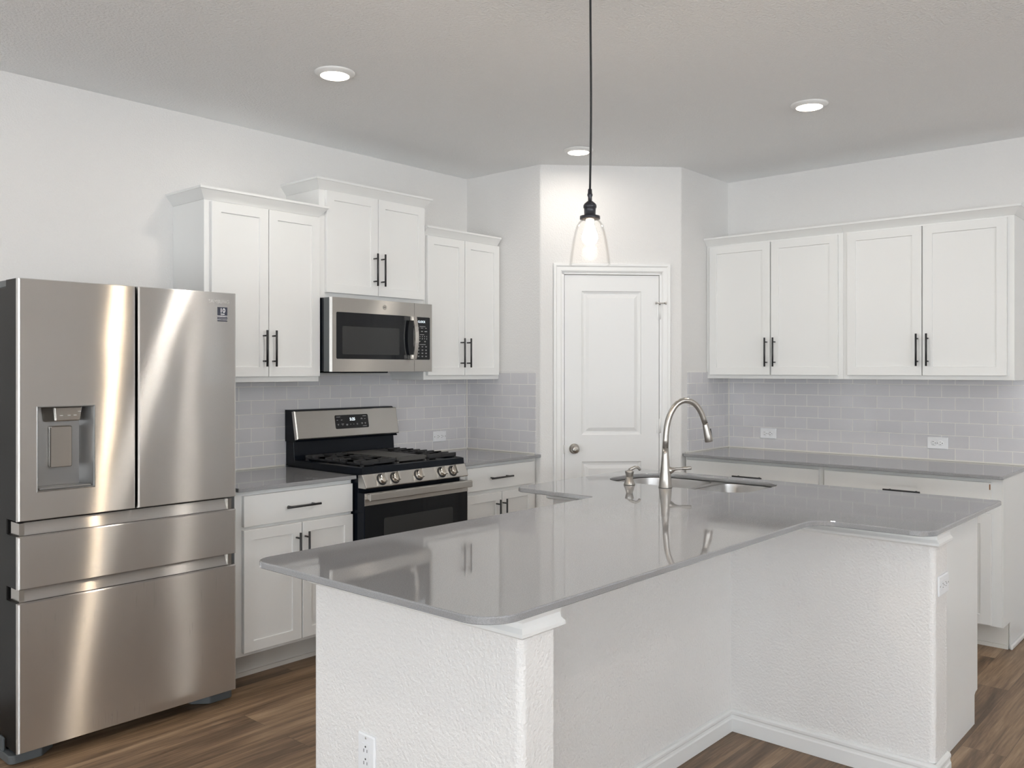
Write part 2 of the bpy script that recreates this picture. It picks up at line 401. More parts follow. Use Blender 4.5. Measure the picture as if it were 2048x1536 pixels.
WIN_LABELS = ['low wide white framed window farthest from the refrigerator wall', 'low wide white framed window in the middle of the three window wall', 'low wide white framed window nearest the refrigerator wall',
    'high white framed window near the three window wall, behind the camera', 'high white framed window facing the refrigerator, behind the camera', 'narrow white framed window nearer the open end of the tiled counter', 'narrow white framed window in the far corner behind the camera']
wall_with_windows('wall_front', 'x', [(c,w,a,b) for k,c,w,a,b,_ in WINDOWS if k == 'front'], 'off white wall behind the camera with tall windows')
wall_with_windows('wall_side', 'y', [(c,w,a,b) for k,c,w,a,b,_ in WINDOWS if k == 'side'], 'off white wall of the living area with three wide windows')
wall_with_windows('wall_right', 'r', [(c,w,a,b) for k,c,w,a,b,_ in WINDOWS if k == 'right'], 'off white wall behind the long run of four cabinet doors')
for i, (k, c, w, a, b, _) in enumerate(WINDOWS):
    if k != 'front': root = thing('window_%d' % (i+1), WIN_LABELS[i], 'window', (SIDE_X-T/2 if k == 'side' else RIGHT_X+T/2, c, a), PI/2, kind='structure')
    else: root = thing('window_%d' % (i+1), WIN_LABELS[i], 'window', (c, FRONT_Y-T/2, a), 0, kind='structure')
    h = b-a; f = MB()
    f.box(-w/2, -w/2+0.05, -0.03, 0.03, 0, h); f.box(w/2-0.05, w/2, -0.03, 0.03, 0, h)
    f.box(-w/2+0.05, w/2-0.05, -0.03, 0.03, 0, 0.05); f.box(-w/2+0.05, w/2-0.05, -0.03, 0.03, h-0.05, h); f.box(-w/2+0.05, w/2-0.05, -0.025, 0.025, h/2-0.03, h/2+0.03)
    build('window_frame', f, M_trim, root); build('pane', MB().box(-w/2+0.05, w/2-0.05, -0.003, 0.003, 0.05, h-0.05), M_pane, root)

# pantry: two returns and a diagonal wall with a door
PA = Vector((4.237, 3.512)); PB = Vector((4.893, 2.885)); PD = (PB-PA).normalized(); PN = Vector((PD.y, -PD.x))   # PN points into the room (towards -x,-y)
if PN.dot(Vector((-1,-1))) < 0: PN = -PN
PL = (PB-PA).length
D0, D1, DH = 0.145, 0.770, 2.062           # door opening along the diagonal, head height
def P(t, n=0.0): q = PA+PD*t+PN*n; return (q.x, q.y)
wt = 0.115
left_fp = round_poly([(4.237, LEFT_Y, 0), (*PA, 0.022), (*P(D0), 0), (*P(D0, -wt), 0), (*P(0.05, -wt), 0), (4.237+wt, LEFT_Y, 0)], 6)
right_fp = round_poly([(*P(D1), 0), (*PB, 0.022), (RIGHT_X, 2.885, 0), (RIGHT_X, 2.885+wt, 0), (*P(PL-0.05, -wt), 0), (*P(D1, -wt), 0)], 6)
pw = MB(); pw.prism(left_fp, 0, CEIL); pw.prism(right_fp, 0, CEIL)
pw.prism([P(D0), P(D1), P(D1, -wt), P(D0, -wt)], DH, CEIL)
struct('wall_pantry', pw, M_wall, 'off white corner pantry walls with rounded edges around the white door', 'wall')
DROT = math.atan2(PD.y, PD.x)
def dthing(name, label, cat, t, n, z, kind=None): return thing(name, label, cat, (*P(t, n), z), DROT, kind=kind)
# in this frame: x along the wall, -y into the room
cas = dthing('trim_1', 'white moulded casing framing the pantry door', 'door casing', D0, 0, 0, 'structure')
dw = D1-D0
prof = [(0.010, 0.0), (0.010, -0.010), (0.018, -0.013), (0.040, -0.013), (0.048, -0.018), (0.060, -0.018), (0.064, -0.012), (0.064, 0.0)]
cm = MB()
loops = [[], [], [], []]
for o_, y in prof:
    loops[0].append((-o_, y, 0)); loops[1].append((-o_, y, DH-0.004+o_)); loops[2].append((dw+o_, y, DH-0.004+o_)); loops[3].append((dw+o_, y, 0))
cm.loft(loops); build('casing', cm, M_trim, cas)
jm = MB(); jm.box(-0.010, 0.006, -0.004, wt-0.01, 0, DH-0.001); jm.box(dw-0.006, dw+0.010, -0.004, wt-0.01, 0, DH-0.001); jm.box(-0.010, dw+0.010, -0.004, wt-0.01, DH-0.010, DH+0.001)
build('jamb', jm, M_trim, cas)
door = dthing('door_1', 'white two panel pantry door with round nickel knob', 'door', D0, 0, 0, 'structure')
x0, x1, z0, z1 = 0.0095, dw-0.0085, 0.012, DH-0.0135
yf = 0.004
sl = MB(); holes = []
pan = [(0.119, 0.502, 1.035, 1.947), (0.119, 0.502, 0.225, 0.866)]
for a, b, c, d in pan: holes.append([(a,c),(b,c),(b,d),(a,d)])
sl.holed([(x0,z0),(x1,z0),(x1,z1),(x0,z1)], holes, lambda x, z: (x, yf, z))
sl.loft([[(x0,yf,z0),(x1,yf,z0),(x1,yf,z1),(x0,yf,z1)], [(x0,yf+0.035,z0),(x1,yf+0.035,z0),(x1,yf+0.035,z1),(x0,yf+0.035,z1)]], cap0=False)
for a, b, c, d in pan:
    L = []
    for i_, dy in ((0,0),(0.004,0.006),(0.016,0.009),(0.024,0.009),(0.045,0.002),(0.048,0.002)):
        L.append([(a+i_,yf+dy,c+i_),(b-i_,yf+dy,c+i_),(b-i_,yf+dy,d-i_),(a+i_,yf+dy,d-i_)])
    sl.loft(L, cap0=False)
build('door_panel', sl, M_door, door, weld=True)
kb = MB().lathe([(0.0, -0.062), (0.012, -0.062), (0.022, -0.058), (0.027, -0.048), (0.027, -0.040), (0.020, -0.032), (0.011, -0.026), (0.011, -0.010), (0.031, -0.009), (0.033, -0.004), (0.033, 0.0)][::-1], (0.0715, yf, 0.948), 'y', 28)
kn = build('door_knob', kb, M_nickel, door)
build('keyhole', MB().lathe([(0.0, 0), (0.009, 0), (0.009, 0.004)], (0.0715, yf-0.066, 0.948), 'y', 16), M_chrome, kn)
build('latch_plate', MB().box(0.0005, 0.009, -0.006, 0.02, 0.918, 0.972), M_nickel, door)
for z in (1.815, 1.090, 0.28):
    hg = MB().lathe([(0.0065, -0.045), (0.0065, 0.045)], (dw-0.004, -0.006, z), 'z', 12)
    hg.box(dw-0.022, dw-0.004, 0.0005, 0.0045, z-0.045, z+0.045)
    build('hinge', hg, M_trim, door, label='painted hinge')
ds = MB().tube([(dw-0.030, -0.016, 1.872), (dw+0.030, -0.016, 1.872)], 0.004, 10)
ds.lathe([(0.008, -0.004), (0.008, 0.004)], (dw-0.032, -0.016, 1.872), 'x', 12); ds.lathe([(0.008, -0.004), (0.008, 0.004)], (dw+0.032, -0.016, 1.872), 'x', 12)
ds.tube([(dw-0.004, -0.006, 1.855), (dw-0.004, -0.006, 1.876), (dw-0.004, -0.016, 1.872)], 0.004, 8)
build('door_stop', ds, M_chrome, door, label='nickel hinge pin stop')

# ------------------------------------------------------------------ backsplash tiles
def slab_thing(name, mb, m, label, cat, loc, rz=0, bevel=0):
    o = build(name, mb, m, None, bevel); o.location = loc; o.rotation_euler = (0,0,rz); return tag(o, label, cat)
TT = 0.008
Z0 = 0.9145
M_tA = tile_mat('tile_range_wall', 'x', 10*0.148-(4.057-1.90)%0.148, 10*0.0742-(0.984-Z0))
slab_thing('tile_backsplash', MB().box(0, 2.3365, -TT, 0, 0, 1.40-Z0+0.012), M_tA, 'grey subway tile backsplash behind the gas range', 'backsplash', (1.90, LEFT_Y-0.0007, Z0))
M_tRL = tile_mat('tile_left_return', 'x', 10*0.148-0.108+0.074*0, 10*0.0742-(0.984-Z0))
slab_thing('tile_backsplash', MB().box(TT, 0.612, -TT, 0, 0, 1.434-Z0), M_tRL, 'narrow grey subway tile panel on the pantry side wall beside the range counter', 'backsplash', (4.2363, LEFT_Y, Z0), -PI/2)
M_tRR = tile_mat('tile_right_return', 'x', 10*0.148-(5.145-4.965)%0.148, 10*0.0742-(0.9885-Z0))
slab_thing('tile_backsplash', MB().box(0, RIGHT_X-4.965-TT, -TT, 0, 0, 1.434-Z0), M_tRR, 'narrow grey subway tile panel between the pantry door and the long tiled wall', 'backsplash', (4.965, 2.8843, Z0))
M_tB = tile_mat('tile_right_wall', 'x', 10*0.148-0.120, 10*0.0742-(0.9885-Z0))
slab_thing('tile_backsplash', MB().box(TT, 1.835, -TT, 0, 0, 1.391-Z0), M_tB, 'long grey subway tile backsplash under the four door wall cabinets', 'backsplash', (RIGHT_X-0.0007, 2.885, Z0), -PI/2)
ck = MB()
ck.box(2.10, 2.785, LEFT_Y-TT-0.006, LEFT_Y-TT, Z0, Z0+0.008); ck.box(3.556, 4.229, LEFT_Y-TT-0.006, LEFT_Y-TT, Z0, Z0+0.008)
ck.box(4.223, 4.229, 3.552, LEFT_Y-TT, Z0, Z0+0.008); ck.box(4.221, 4.229, LEFT_Y-TT-0.006, LEFT_Y-TT+0.001, Z0, 1.39)
struct('trim_2', ck, M_grout, 'cream caulk line where the range wall tiles meet the counter', 'caulk')
ck = MB()
ck.box(4.93, RIGHT_X-TT, 2.871, 2.877, Z0, Z0+0.008); ck.box(RIGHT_X-TT-0.006, RIGHT_X-TT, 1.05, 2.877, Z0, Z0+0.008)
ck.box(RIGHT_X-TT-0.005, RIGHT_X-TT+0.001, 2.871, 2.878, Z0, 1.39)
struct('trim_3', ck, M_grout, 'cream caulk line where the long tiled wall meets the counter', 'caulk')

# ------------------------------------------------------------------ cabinets
def shaker(w, h, t=0.02, st=0.050, rl=0.048, dep=0.007):
    """front in the XZ plane facing -Y: x 0..w, z 0..h, y -t..0"""
    r = lambda i, y, j=None: [(i,y,(i if j is None else j)),(w-i,y,(i if j is None else j)),(w-i,y,h-(i if j is None else j)),(i,y,h-(i if j is None else j))]
    m = MB(); m.loft([r(0,0), r(0,-t+0.0015), r(0.0015,-t), r(st,-t,rl), r(st+0.002,-t+dep,rl+0.002)])
    return m
def bar_handle(L, vertical, proj=0.036):
    m = MB(); r = 0.0055
    a = (lambda s: (0,-proj,s)) if vertical else (lambda s: (s,-proj,0))
    b = (lambda s: (0,0,s)) if vertical else (lambda s: (s,0,0))
    m.tube([a(-L/2), a(L/2)], r, 14)
    for s in (-L/2+0.027, L/2-0.027): m.tube([b(s), a(s)], 0.0042, 10)
    return m
def crown(mb, x0, x1, dep, z0, h, p, left=True, right=True, stub=False):
    """loft outlines: front at y=0 (towards -y)"""
    def L(e, z):
        l = e if left else 0; r = e if right else 0
        if stub: return [(x0-l, dep, z), (x0-l, -e, z), (x1+e, -e, z), (x1+e, -0.0006, z), (x1, -0.0006, z), (x1, dep, z)]
        return [(x0-l, dep, z), (x0-l, -e, z), (x1+r, -e, z), (x1+r, dep, z)]
    mb.loft([L(0.001, z0), L(0.004, z0+0.004), L(p-0.004, z0+h-0.013), L(p, z0+h-0.011), L(p, z0+h)])
def cabinet(root, w, h, dep, fronts, toe=None, frame_open=True):
    """carcass x 0..w, y 0..dep (face frame at y 0), z 0..h; fronts: (kind, x0, x1, z0, z1, handle) ; handle: (x, z, length, vertical)"""
    c = MB()
    zb = 0 if not toe else toe[0]
    c.box(0, w, 0, dep, zb, h)
    build('carcass', c, M_cab, root, 0.0015)
    if toe:
        k = MB().box(0.002, w-0.002, toe[1], dep, 0, zb-0.0005)
        k.box(0.002, w-0.002, toe[1]-0.012, toe[1], 0, 0.02)
        build('toe_kick', k, M_kick, root)
    for kind, x0, x1, z0, z1, hd in fronts:
        m = shaker(x1-x0, z1-z0) if kind == 'door' else MB().box(0, x1-x0, -0.02, 0, 0, z1-z0)
        m.move(Matrix.Translation((x0, -0.0008, z0)))
        d = build(kind, m, M_cab, root, 0.0015 if kind == 'drawer' else 0)
        if hd:
            x, z, L, ver = hd
            build('handle', bar_handle(L, ver).move(Matrix.Translation((x, -0.0208, z))), M_black, d, label='matt black bar handle')
YF = 3.858
def wallcab(x0, x1, z0, z1, doors, handles, label, cr, face=YF):
    r = thing('wall_cabinet', label, 'cabinet', (x0, face, z0))
    fr = [('door', a-x0, b-x0, c-z0, d-z0, (hx-x0, hz-z0, 0.182, True)) for (a,b,c,d), (hx,hz) in zip(doors, handles)]
    cabinet(r, x1-x0, z1-z0, LEFT_Y-face-0.001, fr)
    m = MB(); crown(m, 0, x1-x0, LEFT_Y-face-0.001, z1-z0+0.0003, **cr); build('crown_moulding', m, M_cab, r, label='sloped white crown moulding')
    return r
wallcab(2.141, 2.8010, 1.385, 2.262, [(2.170,2.481,1.412,2.256), (2.485,2.795,1.412,2.256)], [(2.451,1.554),(2.505,1.554)],
        'tall white two door wall cabinet above the counter beside the refrigerator', dict(h=0.056, p=0.040, left=True, right=True, stub=True))
wallcab(2.8025, 3.5565, 1.8335, 2.414, [(2.838,3.192,1.863,2.411), (3.196,3.550,1.863,2.411)], [(3.161,2.008),(3.216,2.008)],
        'short white two door wall cabinet mounted high over the microwave', dict(h=0.056, p=0.040, left=True, right=True))
wallcab(3.5580, 4.2130, 1.387, 2.259, [(3.576,3.889,1.414,2.254), (3.893,4.209,1.414,2.254)], [(3.854,1.553),(3.910,1.553)],
        'narrow white two door wall cabinet between the microwave and the pantry', dict(h=0.050, p=0.036, left=False, right=False))
struct('trim_4', MB().box(4.2136, 4.2365, YF+0.004, LEFT_Y-TT-0.001, 1.387, 2.259), M_cab, 'white filler strip beside the narrow wall cabinet', 'filler')
# right wall: local x -> -Y, local y -> +X
XF = 5.215
def rcab(y0, y1, z0, z1, doors, handles, label, cr):
    r = thing('wall_cabinet', label, 'cabinet', (XF, y0, z0), -PI/2)
    fr = [('door', y0-a, y0-b, c-z0, d-z0, (y0-hy, hz-z0, 0.182, True)) for (a,b,c,d), (hy,hz) in zip(doors, handles)]
    cabinet(r, y0-y1, z1-z0, RIGHT_X-XF-0.001, fr)
    m = MB(); crown(m, 0, y0-y1, RIGHT_X-XF-0.001, z1-z0+0.0003, **cr); build('crown_moulding', m, M_cab, r, label='sloped white crown moulding')
rcab(2.883, 1.9715, 1.391, 2.268, [(2.851,2.429,1.415,2.257), (2.421,1.999,1.415,2.257)], [(2.447,1.559),(2.393,1.559)],
     'white two door wall cabinet over the sink side counter, against the pantry wall', dict(h=0.050, p=0.038, left=False, right=False))
rcab(1.9710, 1.067, 1.391, 2.268, [(1.943,1.526,1.415,2.257), (1.520,1.099,1.415,2.257)], [(1.545,1.559),(1.491,1.559)],
     'white two door wall cabinet at the open end of the long run', dict(h=0.050, p=0.038, left=False, right=True))

CT, CB = 0.914, 0.8955
def base_left(x0, x1, fronts, label):
    r = thing('base_cabinet', label, 'cabinet', (x0, 3.550, 0))
    cabinet(r, x1-x0, CB-0.0005, LEFT_Y-3.55-0.001, fronts, toe=(0.140, 0.135)); return r
base_left(2.118, 2.776, [('drawer', 0.036, 0.652, 0.731, 0.872, (0.338, 0.800, 0.19, False)),
     ('door', 0.036, 0.347, 0.158, 0.716, (0.316, 0.582, 0.182, True)), ('door', 0.353, 0.654, 0.158, 0.716, (0.366, 0.582, 0.182, True))],
     'white base cabinet with one drawer over two doors, between the refrigerator and the range')
base_left(3.560, 4.232, [('drawer', 0.040, 0.634, 0.737, 0.874, (0.306, 0.806, 0.19, False)),
     ('door', 0.040, 0.334, 0.158, 0.714, (0.285, 0.582, 0.182, True)), ('door', 0.340, 0.634, 0.158, 0.714, (0.343, 0.582, 0.182, True))],
     'white base cabinet with one drawer over two doors, between the range and the pantry')
XB = 4.937
def base_right(y0, y1, fronts, label, end=False):
    r = thing('base_cabinet', label, 'cabinet', (XB, y0, 0), -PI/2)
    w = y0-y1
    cabinet(r, w, CB-0.0005, RIGHT_X-XB-0.001, fronts, toe=(0.142, 0.150))
    if end:
        e = MB(); e.box(w+0.0005, w+0.006, 0.002, RIGHT_X-XB-0.001, 0.142, CB-0.001); e.box(w+0.0005, w+0.006, 0.152, RIGHT_X-XB-0.001, 0.0, 0.142)
        build('end_panel', e, M_cab, r)
        q = MB(); q.box(w+0.0062, w+0.020, 0.136, RIGHT_X-XB-0.001, 0, 0.024)
        build('shoe_moulding', q, M_trim, r, 0.006)
        build('rust_stain', MB().box(w-0.053, w-0.048, -0.0225, -0.0209, 0.838, 0.866), M_rust, r, label='small rusty mark')
    return r
base_right(2.880, 1.979, [('drawer', 0.018, 0.876, 0.735, 0.874, (0.450, 0.797, 0.19, False)),
     ('door', 0.018, 0.444, 0.150, 0.712, (0.415, 0.58, 0.182, True)), ('door', 0.450, 0.876, 0.150, 0.712, (0.479, 0.58, 0.182, True))],
     'white base cabinet with a wide drawer, behind the sink beside the pantry')
base_right(1.9785, 1.066, [('drawer', 0.010, 0.866, 0.735, 0.874, (0.442, 0.797, 0.19, False)),
     ('door', 0.010, 0.434, 0.150, 0.712, (0.405, 0.58, 0.182, True)), ('door', 0.440, 0.868, 0.150, 0.712, (0.470, 0.58, 0.182, True))],
     'white base cabinet with a wide drawer, at the open end of the long counter', end=True)

# ------------------------------------------------------------------ worktops
def worktop(name, poly, label, hole=None):
    m = MB(); e = 0.0035
    def L(q, d, z): return [(x,y,z) for x,y in (inset(q, d) if d else q)]
    m.loft([L(poly,0.002,CB), L(poly,0,CB+0.002), L(poly,0,CT-e), L(poly,e*0.3,CT-e*0.3), L(poly,e,CT)], False, False)
    if hole:
        m.loft([L(hole,0,CB), L(hole,0,CT-0.003), L(hole,-0.001,CT-0.001), L(hole,-0.003,CT)], False, False, True)
        m.holed(inset(poly,e), [inset(hole,-0.003)], lambda x,y: (x,y,CT)); m.holed(inset(poly,0.002), [hole], lambda x,y: (x,y,CB), True)
    else:
        m.holed(inset(poly,e), [], lambda x,y: (x,y,CT)); m.holed(inset(poly,0.002), [], lambda x,y: (x,y,CB), True)
    return tag(build(name, m, M_quartz, weld=True), label, 'worktop')
worktop('countertop', round_poly([(2.112,3.505,0.004),(2.777,3.505,0.004),(2.777,LEFT_Y-0.001,0),(2.112,LEFT_Y-0.001,0)],3), 'dark grey quartz countertop between the refrigerator and the range')
worktop('countertop', round_poly([(3.556,3.505,0.004),(4.242,3.505,0.01),(4.2355,3.55,0),(4.2355,LEFT_Y-0.001,0),(3.556,LEFT_Y-0.001,0)],3), 'dark grey quartz countertop between the range and the pantry')
worktop('countertop', round_poly([(4.882,1.050,0.015),(RIGHT_X-0.001,1.050,0),(RIGHT_X-0.001,2.884,0),(4.905,2.884,0),(4.882,2.862,0.006)],4), 'long dark grey quartz countertop along the tiled wall')
SINK = round_poly([(3.452,1.742,0.10),(3.895,1.742,0.12),(3.895,2.49,0.20),(3.452,2.49,0.13)], 10)
island = round_poly([(1.345,1.250,0.09),(3.038,1.250,0.085),(3.038,0.858,0.07),(3.978,0.858,0.015),(3.978,2.616,0.015),(2.965,2.616,0.055),(2.965,2.165,0.025),(1.345,2.165,0.055)], 10)
worktop('island_countertop', island, 'grey quartz island countertop shaped like a T, with the sink cut into it', SINK)

# ------------------------------------------------------------------ island
def path_sweep(mb, path, prof, side, closed=False):
    """prof: [(out, z)]; sweeps along a 2-D path with mitres; out goes to the right-hand side * side"""
    N = len(path); loops = []
    for i in range(N):
        p = Vector(path[i])
        d0 = (p-Vector(path[i-1])).normalized() if i > 0 else None
        d1 = (Vector(path[i+1])-p).normalized() if i < N-1 else None
        if d0 is None: d0 = d1
        if d1 is None: d1 = d0
        n0 = Vector((d0.y,-d0.x))*side; n1 = Vector((d1.y,-d1.x))*side
        m = (n0+n1).normalized(); k = 1/max(0.25, m.dot(n0))
        loops.append([(p.x+m.x*k*o, p.y+m.y*k*o, z) for o, z in prof])
    mb.loft(loops)
pony = MB()
foot = round_poly([(1.492,1.292,0.02),(1.610,1.292,0.004),(1.610,1.665,0),(3.207,1.665,0),(3.207,0.898,0.02),(3.351,0.898,0.004),(3.351,2.588,0.004),(3.207,2.588,0.02),(3.207,1.780,0),(1.610,1.780,0),(1.610,2.082,0.004),(1.492,2.082,0.02)], 6)
pony.loft([[(x,y,0) for x,y in foot],[(x,y,CB-0.001) for x,y in foot]], False, False)
pony.holed(foot, [], lambda x,y: (x,y,CB-0.001)); pony.holed(foot, [], lambda x,y: (x,y,0), True)
struct('wall_island', pony, M_pony, 'white textured half height wall carrying the island countertop', 'half wall', weld=True)
mprof = [(0.0005, CB-0.058), (0.011, CB-0.058), (0.019, CB-0.052), (0.019, CB-0.044), (0.011, CB-0.034), (0.0095, CB-0.022), (0.014, CB-0.009), (0.021, CB-0.0012), (0.0005, CB-0.0012)]
mm = MB()
path_sweep(mm, [(1.4915,2.082),(1.4915,1.2915),(1.6105,1.2915),(1.6105,1.66)], mprof, 1)
mm2 = MB()
path_sweep(mm2, [(3.2065,1.66),(3.2065,0.8975),(3.3505,0.8975)], mprof, 1)
path_sweep(mm2, [(3.34,2.5885),(3.2065,2.5885),(3.2065,1.785)], mprof, 1)
struct('trim_5', mm, M_trim, 'white moulding under the seating end of the island counter', 'moulding')
struct('trim_6', mm2, M_trim, 'white moulding under the sink end of the island counter', 'moulding')
bprof = [(0.0005, 0.001), (0.014, 0.001), (0.014, 0.052), (0.011, 0.058), (0.010, 0.066), (0.013, 0.072), (0.013, 0.080), (0.009, 0.087), (0.0005, 0.089)]
bb = MB()
path_sweep(bb, [(1.4915,2.082),(1.4915,1.2915),(1.6105,1.2915),(1.6105,1.6645),(3.2065,1.6645),(3.2065,0.8975),(3.3505,0.8975)], bprof, 1)
struct('baseboard_island', bb, M_trim, 'white moulded baseboard along the foot of the island wall', 'baseboard')
ic = thing('island_cabinet', 'white sink cabinet forming the back of the island', 'cabinet', (3.3525, 0.946, 0), 0)
ip = MB(); W_ = 3.962-3.3525; Lc = 2.575-0.946
ip.prism_y([(0,0),(W_-0.044,0),(W_-0.044,0.118),(W_-0.03,0.126),(W_,0.13),(W_,CB-0.001),(0,CB-0.001)], 0, 0.018)
build('end_panel', ip, M_cab, ic)
ib = MB().box(0, W_, 0.0185, Lc, 0.11, 0.125); ib.box(0, 0.012, 0.0185, Lc, 0.1255, CB-0.002); ib.box(0.0125, W_, Lc-0.018, Lc, 0.1255, CB-0.002)
ib.box(W_-0.06, W_-0.045, 0.0185, Lc, 0, 0.1095)
for a in (0.0185, 0.52, 1.05, Lc-0.058): ib.box(W_-0.018, W_, a, a+0.04, 0.1255, CB-0.002)
ib.box(W_-0.018, W_, 0.0185, Lc-0.0185, CB-0.03, CB-0.0025)
build('carcass', ib, M_cab, ic)
for a, b in ((0.008, 0.535), (0.539, 1.066), (1.070, Lc-0.008)):
    dm = shaker(b-a, 0.74).move(Matrix.Translation((W_+0.0008, a, 0.13)) @ Matrix.Rotation(PI/2, 4, 'Z'))
    d = build('door', dm, M_cab, ic)
    build('handle', bar_handle(0.182, True).move(Matrix.Translation((W_+0.021, b-0.03, 0.74)) @ Matrix.Rotation(PI/2, 4, 'Z')), M_black, d, label='matt black bar handle')

# ------------------------------------------------------------------ sink, tap, soap pump
sk = thing('kitchen_sink', 'stainless steel double bowl sink set under the island countertop', 'sink', (3.67, 2.11, CB))
ox, oy = 3.67, 2.11
b1 = round_poly([(3.462,2.085,0.09),(3.885,2.085,0.09),(3.885,2.478,0.17),(3.462,2.478,0.12)], 8)
b2 = round_poly([(3.462,1.752,0.09),(3.885,1.752,0.10),(3.885,2.045,0.08),(3.462,2.045,0.08)], 8)
rim_o = round_poly([(3.436,1.722,0.10),(3.912,1.722,0.12),(3.912,2.508,0.20),(3.436,2.508,0.13)], 8)
rm = MB(); rm.holed(rim_o, [b1, b2], lambda x,y: (x-ox,y-oy,-0.0012)); rm.holed(rim_o, [b1, b2], lambda x,y: (x-ox,y-oy,-0.0030), True)
rm.loft([[(x-ox,y-oy,-0.0012) for x,y in rim_o],[(x-ox,y-oy,-0.0030) for x,y in rim_o]], False, False)
build('rim', rm, M_sink, sk)
for bp, dp in ((b1, 0.20), (b2, 0.16)):
    m = MB(); cx = sum(p[0] for p in bp)/len(bp)-ox; cy = sum(p[1] for p in bp)/len(bp)-oy
    m.loft([[(x-ox,y-oy,-0.0031) for x,y in bp], [(x-ox,y-oy,-0.012) for x,y in inset(bp,0.002)], [(x-ox,y-oy,-dp+0.03) for x,y in inset(bp,0.008)], [(x-ox,y-oy,-dp+0.008) for x,y in inset(bp,0.018)], [(x-ox,y-oy,-dp) for x,y in inset(bp,0.045)]], False, True, True)
    w = build('bowl', m, M_sink, sk)
    build('drain', MB().lathe([(0.045,0.0005),(0.045,0.003),(0.036,0.004),(0.034,0.001)], (cx,cy,-dp), 'z', 24), M_chrome, w)
fc = thing('kitchen_tap', 'brushed nickel gooseneck pull-down tap standing beside the sink', 'tap', (3.413, 2.095, CT), math.atan2(-.574, .819))
build('body', MB().lathe([(0.0,0.0005),(0.031,0.0005),(0.031,0.003),(0.0295,0.006),(0.0265,0.04),(0.0225,0.075),(0.0185,0.115),(0.0158,0.15),(0.0142,0.178),(0.0,0.178)], (0,0,0), 'z', 36), M_nickel, fc)
arc = [(0.0,0.1788),(0.002,0.215),(0.0042,0.2466),(0.0075,0.276),(0.0129,0.3016),(0.0205,0.324),(0.0303,0.3435),(0.043,0.363),(0.0582,0.379),(0.0755,0.389),(0.0933,0.3933),(0.112,0.392),(0.1285,0.3865),(0.144,0.377),(0.1568,0.365),(0.168,0.350),(0.1781,0.3321),(0.1875,0.309),(0.1955,0.2865)]
build('spout', MB().tube([(r,0,z) for r,z in arc], [0.0135]*6+[0.0132]*7+[0.0128]*6, 24), M_nickel, fc)
dx, dz = 0.2154-0.1959, 1.1177-1.2
def sp(t): return (0.1959+dx*t, 0, 0.286+dz*t)
hd = build('spray_head', MB().tube([sp(0.01), sp(0.05), sp(0.35), sp(0.7), sp(0.96), sp(1.0)], [0.0128, 0.0136, 0.0155, 0.0180, 0.0195, 0.0180], 28), M_nickel, fc)
bt = MB().tube([(0.2130+0.0065, 0, 0.262), (0.2205+0.0068, 0, 0.222)], 0.0045, 10); build('spray_button', bt, M_black, hd, label='black spray button')
la = math.atan2(-.749, .663)-math.atan2(-.574, .819)          # the lever points across the view
lv = MB(); c_, s_ = math.cos(la), math.sin(la)
def LP(r, z): return (c_*r, s_*r, z)
lv.tube([LP(0.010,0.076), LP(0.024,0.078), LP(0.032,0.080), LP(0.042,0.083), LP(0.055,0.0850), LP(0.070,0.0855), LP(0.075,0.086), LP(0.076,0.0862), LP(0.115,0.0880), LP(0.117,0.0881)], [0.017,0.017,0.013,0.008,0.0055,0.0052,0.0055,0.0075,0.0080,0.0065], 16)
build('lever_handle', lv, M_nickel, fc)
so = thing('soap_dispenser', 'small brushed nickel soap pump on the counter beside the tap', 'soap dispenser', (3.382, 2.268, CT), math.atan2(-.574, .819))
build('base', MB().lathe([(0.0,0.0005),(0.0265,0.0005),(0.0265,0.004),(0.023,0.012),(0.0185,0.028),(0.0165,0.030),(0.0165,0.038),(0.0,0.038)], (0,0,0), 'z', 28), M_nickel, so)
pm = build('pump_head', MB().lathe([(0.0,0.0382),(0.015,0.0382),(0.017,0.044),(0.0205,0.060),(0.0205,0.063),(0.014,0.066),(0.009,0.070),(0.0,0.071)], (0,0,0), 'z', 28), M_nickel, so)
build('nozzle', MB().tube([(0.0,0,0.068),(0.014,0,0.076),(0.028,0,0.0815),(0.040,0,0.080),(0.049,0,0.072),(0.052,0,0.066)], [0.0075,0.0075,0.007,0.0068,0.0065,0.006], 14), M_nickel, so)

# ------------------------------------------------------------------ refrigerator
fr = thing('refrigerator', 'stainless steel french door refrigerator with two bottom drawers and water dispenser', 'refrigerator', (1.176, 3.430, 0))
FW = 0.880
build('case', MB().box(0.006, FW-0.006, 0.125, 0.715, 0.035, 1.755), M_fr_side, fr, 0.004, label='dark grey cabinet sides')
build('plinth', MB().box(0.05, FW-0.05, 0.16, 0.70, 0.004, 0.0345), M_gap, fr)
def fr_panel(x0, x1, z0, z1, hole=None, r=0.010):
    """door skin: front at y 0 with rounded vertical edges, returning to y 0.016"""
    m = MB()
    prof = [(0.0,0.016),(0.0,0.008),(0.0022,0.0024),(0.008,0.0)]
    def L(e, y): return [(x0+e,y,z0+min(e,0.003)),(x1-e,y,z0+min(e,0.003)),(x1-e,y,z1-min(e,0.003)),(x0+e,y,z1-min(e,0.003))]
    m.loft([L(e,y) for e,y in prof], hole is None, hole is None, False)
    if hole:
        a,b,c,d = hole; H = [(a,c),(b,c),(b,d),(a,d)]
        m.holed([(p[0],p[2]) for p in L(0.008,0)], [H], lambda x,z: (x,0,z))
    return m
